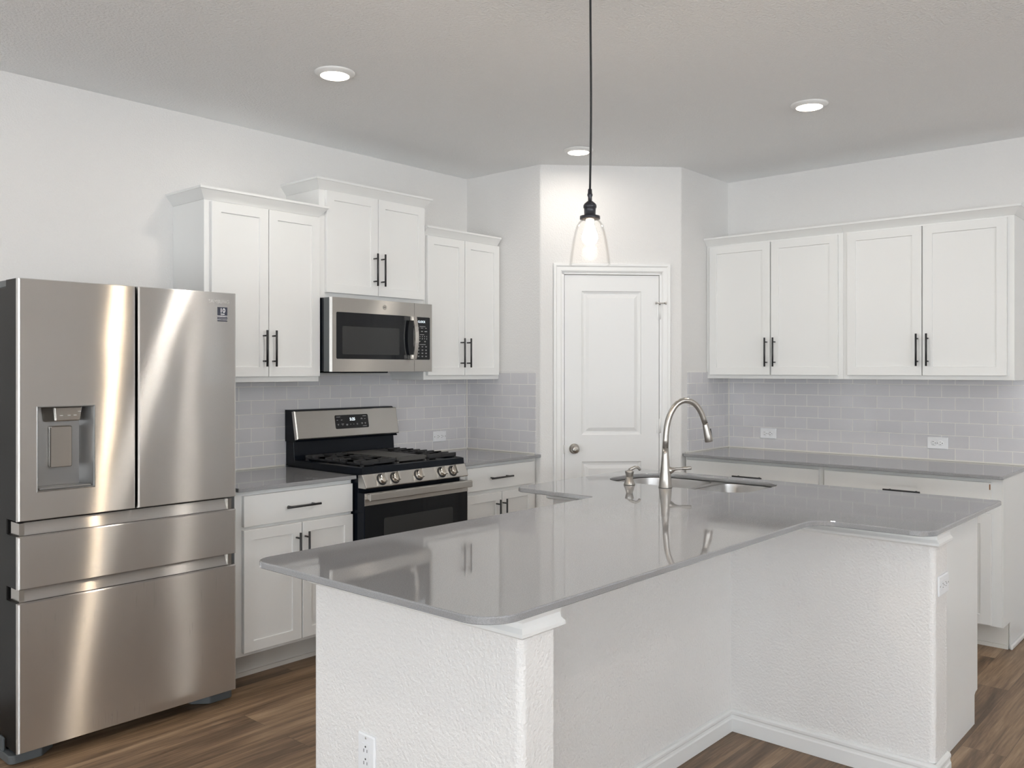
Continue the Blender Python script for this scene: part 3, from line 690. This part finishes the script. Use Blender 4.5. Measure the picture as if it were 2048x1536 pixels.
def fr_door(x0, x1, z0, z1, hole=None):
    d = build('door', fr_panel(x0, x1, z0, z1, hole), M_steel, fr)
    m = MB()
    if hole:
        a,b,c,e = hole
        m.box(x0+0.001, a-0.004, 0.0162, 0.118, z0+0.001, z1-0.001); m.box(b+0.004, x1-0.001, 0.0162, 0.118, z0+0.001, z1-0.001)
        m.box(a-0.004, b+0.004, 0.0162, 0.118, z0+0.001, c-0.004); m.box(a-0.004, b+0.004, 0.0162, 0.118, e+0.004, z1-0.001)
        m.box(a-0.004, b+0.004, 0.085, 0.118, c-0.004, e+0.004)
    else: m.box(x0+0.001, x1-0.001, 0.0162, 0.118, z0+0.001, z1-0.001)
    build('door_edge', m, M_fr_side, d, label='dark grey door edge')
    return d
hole = (0.064, 0.275, 0.995, 1.3115)
dl = fr_door(0.0, 0.434, 0.893, 1.780, hole)
a,b,c,e = hole
rc = MB()
def RL(i, y, j=0): return [(a+i,y,c+i+j),(b-i,y,c+i+j),(b-i,y,e-i),(a+i,y,e-i)]
rc.loft([RL(0,0), RL(0.003,-0.0012), RL(0.005,0.002), [(a+0.010,0.075,c+0.012),(b-0.030,0.075,c+0.012),(b-0.030,0.075,e-0.006),(a+0.010,0.075,e-0.006)]], False, True)
build('dispenser_recess', rc, M_recess, dl, label='dark grey dispenser recess')
pdl = MB().loft([[(x,0.073,z) for x,z in rrect(0.133,0.213,1.078,1.232,0.006,3)], [(x,0.052,z) for x,z in rrect(0.130,0.210,1.076,1.232,0.006,3)], [(x,0.049,z) for x,z in rrect(0.133,0.207,1.079,1.229,0.005,3)]])
build('dispenser_paddle', pdl, M_steel2, dl, 0, label='ribbed steel paddle')
for xr in (0.145, 0.167, 0.187): pass
hdp = MB().loft([[(0.112,0.074,1.249),(0.232,0.074,1.249),(0.240,0.074,1.305),(0.104,0.074,1.305)], [(0.142,0.030,1.252),(0.232,0.030,1.252),(0.238,0.026,1.305),(0.136,0.026,1.305)]])
build('dispenser_controls', hdp, M_steel2, dl, 0.004)
tk = MB()
for i_, x in enumerate((0.156, 0.184, 0.206, 0.222)): tk.box(x, x+0.011, 0.0255, 0.0275, 1.272 if i_ < 3 else 1.286, 1.2735 if i_ < 3 else 1.2875)
build('control_marks', tk, M_white, dl)
build('drip_tray', MB().box(a+0.012, b-0.012, 0.006, 0.07, c+0.006, c+0.013), M_recess, dl, 0.002)
dr = fr_door(0.442, FW, 0.893, 1.780)
stk = build('warranty_sticker', MB().box(0.790, 0.836, -0.0010, -0.0002, 1.655, 1.716), M_navy, dr, label='dark blue warranty sticker')
text('10', 0.026, M_white, stk, 'sticker_text', TM(0.813, -0.0012, 1.701), bold=0.0005)
text('YEAR', 0.0085, M_white, stk, 'sticker_text', TM(0.813, -0.0012, 1.6855), bold=0.0002)
text('WARRANTY', 0.0088, M_white, stk, 'sticker_text', TM(0.813, -0.0012, 1.6765), bold=0.0002)
text('DIGITAL INVERTER', 0.0056, M_white, stk, 'sticker_text', TM(0.813, -0.0012, 1.6615))
build('sticker_line', MB().box(0.792, 0.834, -0.0013, -0.0011, 1.6685, 1.6693), M_white, stk)
text('SAMSUNG', 0.0215, mat('brand_lettering', (0.62, 0.61, 0.60), 0.35, 0.6), dr, 'brand_lettering', TM(0.796, -0.0006, 1.7385), ext=0.0004)
def fr_drawer(z0, z1, zg, skin):
    d = build('drawer', fr_panel(0.0, FW, z0, z1), skin, fr)
    build('drawer_edge', MB().box(0.001, FW-0.001, 0.0162, 0.118, z0+0.001, z1-0.001), M_fr_side, d, label='dark grey drawer edge')
    g = MB().prism_x([(0.024,z1+0.0005),(0.100,z1+0.0005),(0.100,zg),(0.034,zg)], 0.030, FW-0.030)
    build('grip', g, M_steel, d, label='recessed steel grip strip')
    build('grip_end', MB().box(0.012, 0.0295, 0.020, 0.10, z1+0.0005, zg), M_chrome, d)
    build('grip_end', MB().box(FW-0.0295, FW-0.012, 0.020, 0.10, z1+0.0005, zg), M_chrome, d)
fr_drawer(0.645, 0.838, 0.884, M_steel); fr_drawer(0.050, 0.595, 0.641, M_stain)
for sx in (0.012, FW-0.082):
    h = MB().box(sx, sx+0.07, 0.128, 0.22, 1.7555, 1.782); h.box(sx+0.02, sx+0.06, 0.119, 0.1275, 1.7655, 1.782)
    build('hinge_cover', h, M_foot, fr, 0.003)
for sx, fl in ((0.0, 1), (FW, -1)):
    f = MB(); q = round_poly([(-0.012,0.045,0.02),(0.10,0.045,0.0),(0.16,0.10,0.0),(0.16,0.16,0),(-0.012,0.16,0)], 6)
    q = [(sx+fl*x, y) for x, y in q]
    if fl < 0: q.reverse()
    f.prism(q, 0.002, 0.034); f.box(min(sx-fl*0.012, sx-fl*0.002), max(sx-fl*0.012, sx-fl*0.002), 0.115, 0.16, 0.0345, 0.085)
    build('foot', f, M_foot, fr, 0.004, label='grey plastic foot cover')

# ------------------------------------------------------------------ gas range
rg = thing('gas_range', 'freestanding stainless steel and black gas range with five knobs', 'range', (2.785, 3.455, 0))
RW = 0.727
build('body', MB().box(0.002, RW-0.002, 0.05, 0.690, 0.03, 0.9145), M_enamel, rg, 0.003, label='black enamel sides')
build('cooktop', MB().loft([[(0,0.016,0.9147),(RW,0.016,0.9147),(RW,0.60,0.9147),(0,0.60,0.9147)], [(0,0.020,0.950),(RW,0.020,0.950),(RW,0.60,0.950),(0,0.60,0.950)],
      [(0.012,0.030,0.955),(RW-0.012,0.030,0.955),(RW-0.012,0.60,0.955),(0.012,0.60,0.955)], [(0.03,0.05,0.943),(RW-0.03,0.05,0.943),(RW-0.03,0.59,0.943),(0.03,0.59,0.943)]]), M_enamel, rg, 0, label='black enamel cooktop')
cp = MB().loft([[(-0.004,0.048,0.914),(-0.004,0.014,0.918),(-0.002,-0.016,0.854),(-0.002,-0.010,0.848),(-0.002,0.048,0.848)][::1], [(RW+0.004,0.048,0.914),(RW+0.004,0.014,0.918),(RW+0.002,-0.016,0.854),(RW+0.002,-0.010,0.848),(RW+0.002,0.048,0.848)]])
cpo = build('control_panel', cp, M_steel2, rg, 0.003)
nrm = Vector((0, -0.064, 0.030)).normalized()
Rk = nrm.to_track_quat('Z', 'Y').to_matrix().to_4x4()
for kx in (0.112, 0.200, 0.366, 0.536, 0.620):
    Mk = Matrix.Translation((kx, 0.0005, 0.886)) @ Rk
    bz = MB().lathe([(0.0,0.0),(0.031,0.0),(0.031,0.002),(0.026,0.0035)], (0,0,0), 'z', 28).move(Mk)
    k = MB().lathe([(0.0,0.0036),(0.0255,0.0036),(0.0250,0.010),(0.0235,0.024),(0.021,0.0275),(0.0,0.028)], (0,0,0), 'z', 32).move(Mk)
    k2 = MB().loft([[(-0.0075,-0.023,0.020),(0.0075,-0.023,0.020),(0.0075,0.023,0.020),(-0.0075,0.023,0.020)], [(-0.0055,-0.022,0.044),(0.0055,-0.022,0.044),(0.0055,0.022,0.044),(-0.0055,0.022,0.044)]]).move(Mk)
    k.add(k2.v, k2.f)
    kn = build('knob', k, M_chrome, rg, 0.0012, label='satin metal knob')
    build('knob_ring', bz, M_black, kn)
od = build('oven_door', MB().box(-0.006, RW+0.002, -0.008, 0.0495, 0.205, 0.826), M_enamel, rg, 0.003, label='black glass oven door')
build('door_band', MB().box(-0.0065, RW+0.0025, -0.011, -0.0082, 0.763, 0.8255), M_steel2, od, 0.001, label='brushed steel band')
build('door_glass', MB().box(-0.004, RW, -0.0108, -0.0082, 0.215, 0.7615), M_glass_blk, od, 0.001)
build('oven_window', MB().prism_y(rrect(0.118, 0.612, 0.33, 0.690, 0.012), -0.0113, -0.0109), M_glass_win, od, label='smoked glass window')
hh = MB().loft([[(x,y,z) for y,z in ((-0.045,0.790),(-0.056,0.794),(-0.056,0.826),(-0.045,0.830),(-0.040,0.826),(-0.040,0.794))] for x in (-0.001, RW-0.005)])
hh.box(0.004, 0.030, -0.0402, -0.0112, 0.796, 0.822); hh.box(RW-0.036, RW-0.010, -0.0402, -0.0112, 0.796, 0.822)
build('door_handle', hh, M_steel2, od, 0.0015, label='flat brushed steel handle')
for x in (0.17, 0.33, 0.49, 0.60): build('handle_spacer', MB().box(x, x+0.03, -0.0398, -0.0112, 0.815, 0.823), M_chrome, od)
build('storage_drawer', MB().box(0.0, RW, 0.0, 0.0495, 0.05, 0.198), M_enamel, rg, 0.003)
# backguard: lower riser and tilted steel console
bgp = MB().prism_x([(0.602,0.916),(0.612,0.958),(0.620,1.05),(0.690,1.05),(0.690,0.916)], 0.006, RW-0.002)
bgp.prism_x([(0.585,1.0502),(0.602,1.072),(0.622,1.2185),(0.636,1.226),(0.690,1.226),(0.690,1.0502)], 0.0, RW)
bgo = build('backguard', bgp, M_enamel, rg, 0.002, label='black enamel back riser')
y_a, y_b, z_a, z_b = 0.570, 0.600, 1.066, 1.2205
def BGp(u, v, n=0): # u across, v 0..1 up the console, n outwards
    d = Vector((0, y_b-y_a, z_b-z_a)).normalized(); nn = Vector((0, -d.z, d.y)); q = Vector((0, y_a, z_a))+d*v+nn*n; return (u, q.y, q.z)
con = MB(); Lv = math.hypot(y_b-y_a, z_b-z_a)
con.loft([[BGp(-0.002,0,-0.025),BGp(RW+0.002,0,-0.025),BGp(RW+0.002,Lv,-0.025),BGp(-0.002,Lv,-0.025)], [BGp(-0.002,0,-0.004),BGp(RW+0.002,0,-0.004),BGp(RW+0.002,Lv,-0.004),BGp(-0.002,Lv,-0.004)],
          [BGp(0.004,0.004,0),BGp(RW-0.004,0.004,0),BGp(RW-0.004,Lv-0.004,0),BGp(0.004,Lv-0.004,0)]])
cono = build('console', con, M_steel2, rg, 0, label='tilted brushed steel console')
build('console_display', MB().loft([[BGp(x,v,0.0002) for x,v in rrect(0.262,0.502,0.045,0.124,0.008,4)], [BGp(x,v,0.0018) for x,v in rrect(0.263,0.501,0.046,0.123,0.008,4)]]), M_glass_blk, cono, label='black touch display')
dd = Vector((0, y_b-y_a, z_b-z_a)).normalized()
MT = Matrix(((1,0,0,0),(0,dd.y,-dd.z,0),(0,dd.z,dd.y,0),(0,0,0,1)))
text('5:25', 0.023, M_digit, cono, 'clock_digits', Matrix.Translation(BGp(0.385, 0.097, 0.0022)) @ MT, bold=0.0002)
km = MB()
def mark(u, v, w, h=0.0018):
    km.add([BGp(u-w/2,v-h/2,0.0021),BGp(u+w/2,v-h/2,0.0021),BGp(u+w/2,v+h/2,0.0021),BGp(u-w/2,v+h/2,0.0021)], [(0,1,2,3)])
for u, v, w in ((0.286,0.113,0.028),(0.474,0.113,0.026),(0.277,0.095,0.010),(0.308,0.095,0.011),(0.452,0.097,0.015),(0.476,0.097,0.009),(0.452,0.101,0.009),
                (0.281,0.071,0.010),(0.281,0.066,0.006),(0.312,0.072,0.018),(0.312,0.066,0.008),(0.343,0.069,0.013),(0.343,0.064,0.012),(0.369,0.068,0.005),(0.391,0.068,0.005),(0.417,0.071,0.009),(0.417,0.066,0.009),(0.452,0.073,0.013),(0.452,0.068,0.010),(0.476,0.073,0.011),(0.476,0.068,0.007),(0.470,0.055,0.028)): mark(u, v, w)
build('key_printing', km, M_keys, cono)
# grates
def grate(x0, x1, y0, y1, plate=False):
    m = MB(); zt, zb = 0.980, 0.959
    for x in (x0, x1-0.012): m.box(x, x+0.012, y0, y1, zb, zb+0.010)
    for y in (y0, y1-0.012): m.box(x0, x1, y, y+0.012, zb, zt)
    if plate:
        m.box(x0+0.004, x1-0.004, y0+0.012, y1-0.014, zt-0.008, zt)
        m.box(x0+0.004, x1-0.004, y0+0.0122, y0+0.020, zt, zt+0.003)
    else:
        n = 8; st = (y1-y0-0.012)/n
        for i in range(1, n):
            y = y0+st*i
            m.box(x0, x0+0.075, y, y+0.012, zb, zt); m.box(x1-0.075, x1, y, y+0.012, zb, zt)
            if i in (2, 6) : m.box(x0, x1, y, y+0.010, zb+0.004, zt)
        xm = (x0+x1)/2
        m.box(xm-0.005, xm+0.005, y0, y1, zb+0.004, zt)
    for x in (x0, x1-0.016):
        for y in (y0, y1-0.016): m.box(x, x+0.016, y, y+0.016, 0.9432, zb)
    return m
build('grate', grate(0.035, 0.268, 0.065, 0.555), M_iron, rg, 0.002, label='cast iron grate')
build('grate', grate(0.490, 0.712, 0.065, 0.555), M_iron, rg, 0.002, label='cast iron grate')
build('griddle', grate(0.272, 0.486, 0.065, 0.555, True), M_griddle, rg, 0.002, label='flat grey griddle plate')
for x, y in ((0.15,0.18),(0.15,0.43),(0.60,0.18),(0.60,0.43),(0.379,0.31)):
    build('burner', MB().lathe([(0.0,0.9435),(0.045,0.9435),(0.045,0.951),(0.036,0.952),(0.034,0.957),(0.0,0.9575)], (x,y,0), 'z', 24), M_burner, rg)

# ------------------------------------------------------------------ microwave
mw = thing('microwave', 'stainless steel over-the-range microwave with black glass door', 'microwave', (2.795, 3.745, 1.437))
MW, MH = 0.7265, 0.394
build('case', MB().box(0.006, MW-0.002, 0.062, LEFT_Y-3.745-0.0095, 0.004, MH), M_enamel, mw, 0.003, label='black metal case')
build('underside_vent', MB().box(0.14, 0.46, 0.08, 0.30, -0.008, 0.0038), M_enamel, mw, 0.003)
split = 0.588
md = MB(); hole = (0.036, split-0.0005, 0.068, 0.317)
o_ = [(0.0,0.0),(split,0.0),(split,MH),(0.0,MH)]
md.box(0.0, split, 0.003, 0.060, 0.0, MH)
mdo = build('door', MB().box(0.0, split-0.001, 0.012, 0.0605, 0.001, MH-0.001), M_foot, mw, 0.001, label='dark grey door edge')
fs_ = MB(); fs_.holed([(0.010,0.0),(split-0.001,0.0),(split-0.001,MH),(0.010,MH)], [rrect(0.036, split-0.004, 0.068, 0.317, 0.008)], lambda x,z: (x,0,z))
fs_.loft([[(0.010,0,0.0),(split-0.001,0,0.0),(split-0.001,0,MH),(0.010,0,MH)], [(0.0,0.0118,0.0),(split-0.001,0.0118,0.0),(split-0.001,0.0118,MH),(0.0,0.0118,MH)]], False, False)
build('door_skin', fs_, M_steel2, mdo, label='brushed steel door front')
build('door_glass', MB().prism_y(rrect(0.0365, split-0.0045, 0.0685, 0.3165, 0.008), 0.0004, 0.0115), M_glass_blk, mdo)
build('door_window', MB().prism_y(rrect(0.076, 0.475, 0.093, 0.243, 0.006), -0.0001, 0.0003), M_glass_win, mdo, label='smoked glass window')
pts = [(i/8) for i in range(9)]
hb = MB(); loops = []
for t in pts:
    z = 0.0705+t*0.2475; y = -0.030-0.020*math.sin(PI*t); xx = 0.556
    loops.append([(xx-0.004,y+0.010,z),(xx-0.004,y,z),(xx+0.022,y-0.001,z),(xx+0.022,y+0.006,z)])
hb.loft(loops)
hb.box(0.535, 0.572, -0.028, -0.0002, 0.0715, 0.096); hb.box(0.535, 0.572, -0.028, -0.0002, 0.291, 0.3165)
build('door_handle', hb, M_chrome, mdo, 0.001, label='curved satin metal handle')
lg = MB().lathe([(0.0125,-0.0006),(0.0125,0.0),(0.0112,0.0),(0.0112,-0.0006)], (0.367,-0.0002,0.357), 'y', 28, caps=False)
M_logo = mat('logo_grey', (0.16, 0.155, 0.15), 0.35, 0.7)
build('logo', lg, M_logo, mdo, label='round monogram emblem')
text('GE', 0.0135, M_logo, mdo, 'logo', TM(0.367, -0.0006, 0.357) @ Matrix.Shear('XZ', 4, (0.0, 0.0)))
mp_ = build('control_panel', MB().box(split+0.001, MW, 0.0, 0.0605, 0.0, MH), M_steel2, mw, 0.001)
build('keypad', MB().prism_y(rrect(0.591, 0.709, 0.069, 0.315, 0.006), -0.0012, -0.0002), M_glass_blk, mp_, label='black keypad glass')
text('CLOCK', 0.017, M_digit, mp_, 'display_text', TM(0.643, -0.0016, 0.288))
kk = MB()
def km2(x, z, w, h=0.0016): kk.add([(x-w/2,-0.0015,z-h/2),(x+w/2,-0.0015,z-h/2),(x+w/2,-0.0015,z+h/2),(x-w/2,-0.0015,z+h/2)], [(0,1,2,3)])
km2(0.650,0.261,0.046,0.002); km2(0.646,0.214,0.034,0.002); km2(0.650,0.157,0.048,0.002)
for x, w in ((0.617,0.014),(0.646,0.020),(0.676,0.013)): km2(x,0.252,w)
for x, w in ((0.617,0.009),(0.646,0.013),(0.676,0.020)): km2(x,0.233,w,0.003)
for x in (0.627, 0.670): km2(x,0.176,0.013); km2(x,0.172,0.009)
for z in (0.146, 0.126, 0.108, 0.090):
    for x in (0.619, 0.649, 0.678): km2(x,z,0.013); km2(x,z-0.0035,0.010)
build('key_printing', kk, M_keys, mp_)
for i, ch in enumerate('1234567890'):
    text(ch, 0.0085, M_white, mp_, 'key_digit', TM(0.613+0.0175*(i % 5), -0.0016, 0.203 if i < 5 else 0.190))

# ------------------------------------------------------------------ outlets: local frame, plate facing -Y, upright
def outlet(label, loc, rz, tilt=0.0, decora=True, screwless=False):
    r = thing('wall_outlet', label, 'outlet', loc, rz)
    R_ = Matrix.Rotation(tilt, 4, 'Y')
    w, h = 0.070, 0.1145
    build('faceplate', MB().loft([[(x,0,z) for x,z in rrect(-w/2,w/2,-h/2,h/2,0.003,3)], [(x,-0.003,z) for x,z in rrect(-w/2,w/2,-h/2,h/2,0.003,3)], [(x,-0.006,z) for x,z in rrect(-w/2+0.004,w/2-0.004,-h/2+0.004,h/2-0.004,0.003,3)]]).move(R_), M_plate, r)
    s_ = MB()
    if decora:
        rc = MB().prism_y(rrect(-0.0165,0.0165,-0.0335,0.0335,0.002,3), -0.0072, -0.0061).move(R_); build('receptacle', rc, M_plate, r)
        y = -0.0075
    else:
        y = -0.0082
    for zc in (0.0165 if decora else 0.0195, -0.0165 if decora else -0.0195):
        if not decora: build('receptacle', MB().lathe([(0.0,-0.0079),(0.0155,-0.0079),(0.017,-0.0061)], (0,0,zc), 'y', 24).move(R_), M_plate, r)
        s_.box(-0.0078,-0.0056,y,y+0.0002,zc-0.007,zc+0.002); s_.box(0.0056,0.0078,y,y+0.0002,zc-0.006,zc+0.002)
        s_.lathe([(0.0,y-0.0001),(0.0026,y-0.0001),(0.0026,y+0.0002)], (0,0,zc+0.0085), 'y', 12)
    build('slots', s_.move(R_), M_slot, r)
    for z in ((0.048,-0.048) if decora else (0.0,)): build('screw', MB().lathe([(0.0,-0.0066),(0.003,-0.0066),(0.003,-0.0058)], (0,0,z), 'y', 12).move(R_), M_chrome, r)
outlet('white outlet on the tiles beside the gas range', (3.970, LEFT_Y-TT-0.001, 1.011), 0, PI/2, True)
outlet('white outlet on the long tiled wall, nearest the pantry', (RIGHT_X-TT-0.001, 2.586, 1.0225), -PI/2, PI/2, False)
outlet('white outlet on the long tiled wall, nearest its open end', (RIGHT_X-TT-0.001, 1.5285, 1.016), -PI/2, PI/2, False)
outlet('white upright outlet low on the seating end of the island wall', (1.4915, 1.837, 0.413), -PI/2, 0, True)
outlet('white sideways outlet on the narrow end of the island wall by the cabinet panel', (3.2925, 0.8972, 0.694), 0, PI/2, True)

# ------------------------------------------------------------------ lamps
pl = thing('pendant_light', 'clear glass bell pendant lamp hanging over the island on a black cord', 'lamp', (2.305, 1.700, 0))
build('canopy', MB().lathe([(0.0,CEIL-0.026),(0.045,CEIL-0.024),(0.058,CEIL-0.012),(0.060,CEIL-0.0005),(0.0,CEIL-0.0005)], (0,0,0), 'z', 28), M_bronze, pl)
cpth = [(0.002*math.sin(6*t)+0.003*math.sin(2.5*t), 0.001*math.cos(5*t)-0.001, 2.03+(CEIL-0.02-2.03)*t) for t in [i/24 for i in range(25)]]
build('cord', MB().tube(cpth, 0.0036, 10), M_cord, pl)
build('socket', MB().lathe([(0.0,2.0365),(0.0062,2.0365),(0.0072,2.022),(0.0085,2.020),(0.0085,2.015),(0.0062,2.010),(0.0065,1.998),(0.011,1.995),(0.019,1.988),(0.0215,1.983),(0.0218,1.976),(0.0192,1.973),(0.0188,1.952),(0.0225,1.950),(0.0330,1.948),(0.0330,1.938),(0.0,1.937)], (0,0,0), 'z', 32), M_bronze, pl, label='black metal socket cup')
gp = [(0.028,1.9365),(0.036,1.930),(0.044,1.918),(0.0505,1.897),(0.0565,1.870),(0.061,1.842),(0.065,1.815),(0.0675,1.792),(0.0678,1.789)]
gi = [(r-0.0026,z) for r,z in reversed(gp)]
build('lamp_shade', MB().lathe(gp+gi, (0,0,0), 'z', 48, True, False), M_shade, pl, label='clear glass bell shade')
build('bulb', MB().lathe([(0.0,1.852),(0.011,1.854),(0.020,1.861),(0.0255,1.873),(0.025,1.886),(0.019,1.903),(0.0135,1.918),(0.0125,1.9368),(0.0,1.9369)], (0,0,0), 'z', 24), M_bulb, pl, label='glowing warm bulb')
pd_ = bpy.data.lights.new('pendant_glow', 'POINT'); pd_.energy = 4.5; pd_.color = (1.0, 0.80, 0.58); pd_.shadow_soft_size = 0.03
po = bpy.data.objects.new('pendant_glow', pd_); C.objects.link(po); po.location = (2.305, 1.700, 1.83)
LIGHT_LABELS = ['recessed ceiling light above the refrigerator side counter', 'recessed ceiling light above the sink end of the island', 'recessed ceiling light in front of the pantry door, beside the pendant cord',
                'added recessed ceiling light by the refrigerator, out of view', 'added unseen recessed ceiling light over the camera', 'added unseen recessed ceiling light behind the island seats', 'added unseen recessed ceiling light in the room beyond the island end']
for i, ((lx, ly), lab) in enumerate(zip(LIGHT_AT, LIGHT_LABELS)):
    r = thing('recessed_light', lab, 'ceiling light', (lx, ly, CEIL))
    build('trim_ring', MB().lathe([(0.088,-0.0004),(0.0885,-0.003),(0.080,-0.008),(0.068,-0.015),(0.0635,-0.0165),(0.0625,-0.0155),(0.0,-0.0150)], (0,0,0), 'z', 40), M_trim, r, label='white trim ring')
    build('lens', MB().lathe([(0.0,-0.0178),(0.050,-0.0176),(0.0615,-0.0165),(0.0615,-0.0152),(0.0,-0.0151)], (0,0,0), 'z', 40), M_lens, r, label='glowing lens')
    l = bpy.data.lights.new('downlight', 'AREA'); l.shape = 'DISK'; l.size = 0.12; l.energy = LAMP_W*(0.5 if i == 2 else 1); l.color = WARM
    o = bpy.data.objects.new('downlight', l); C.objects.link(o); o.location = (lx, ly, CEIL-0.03)
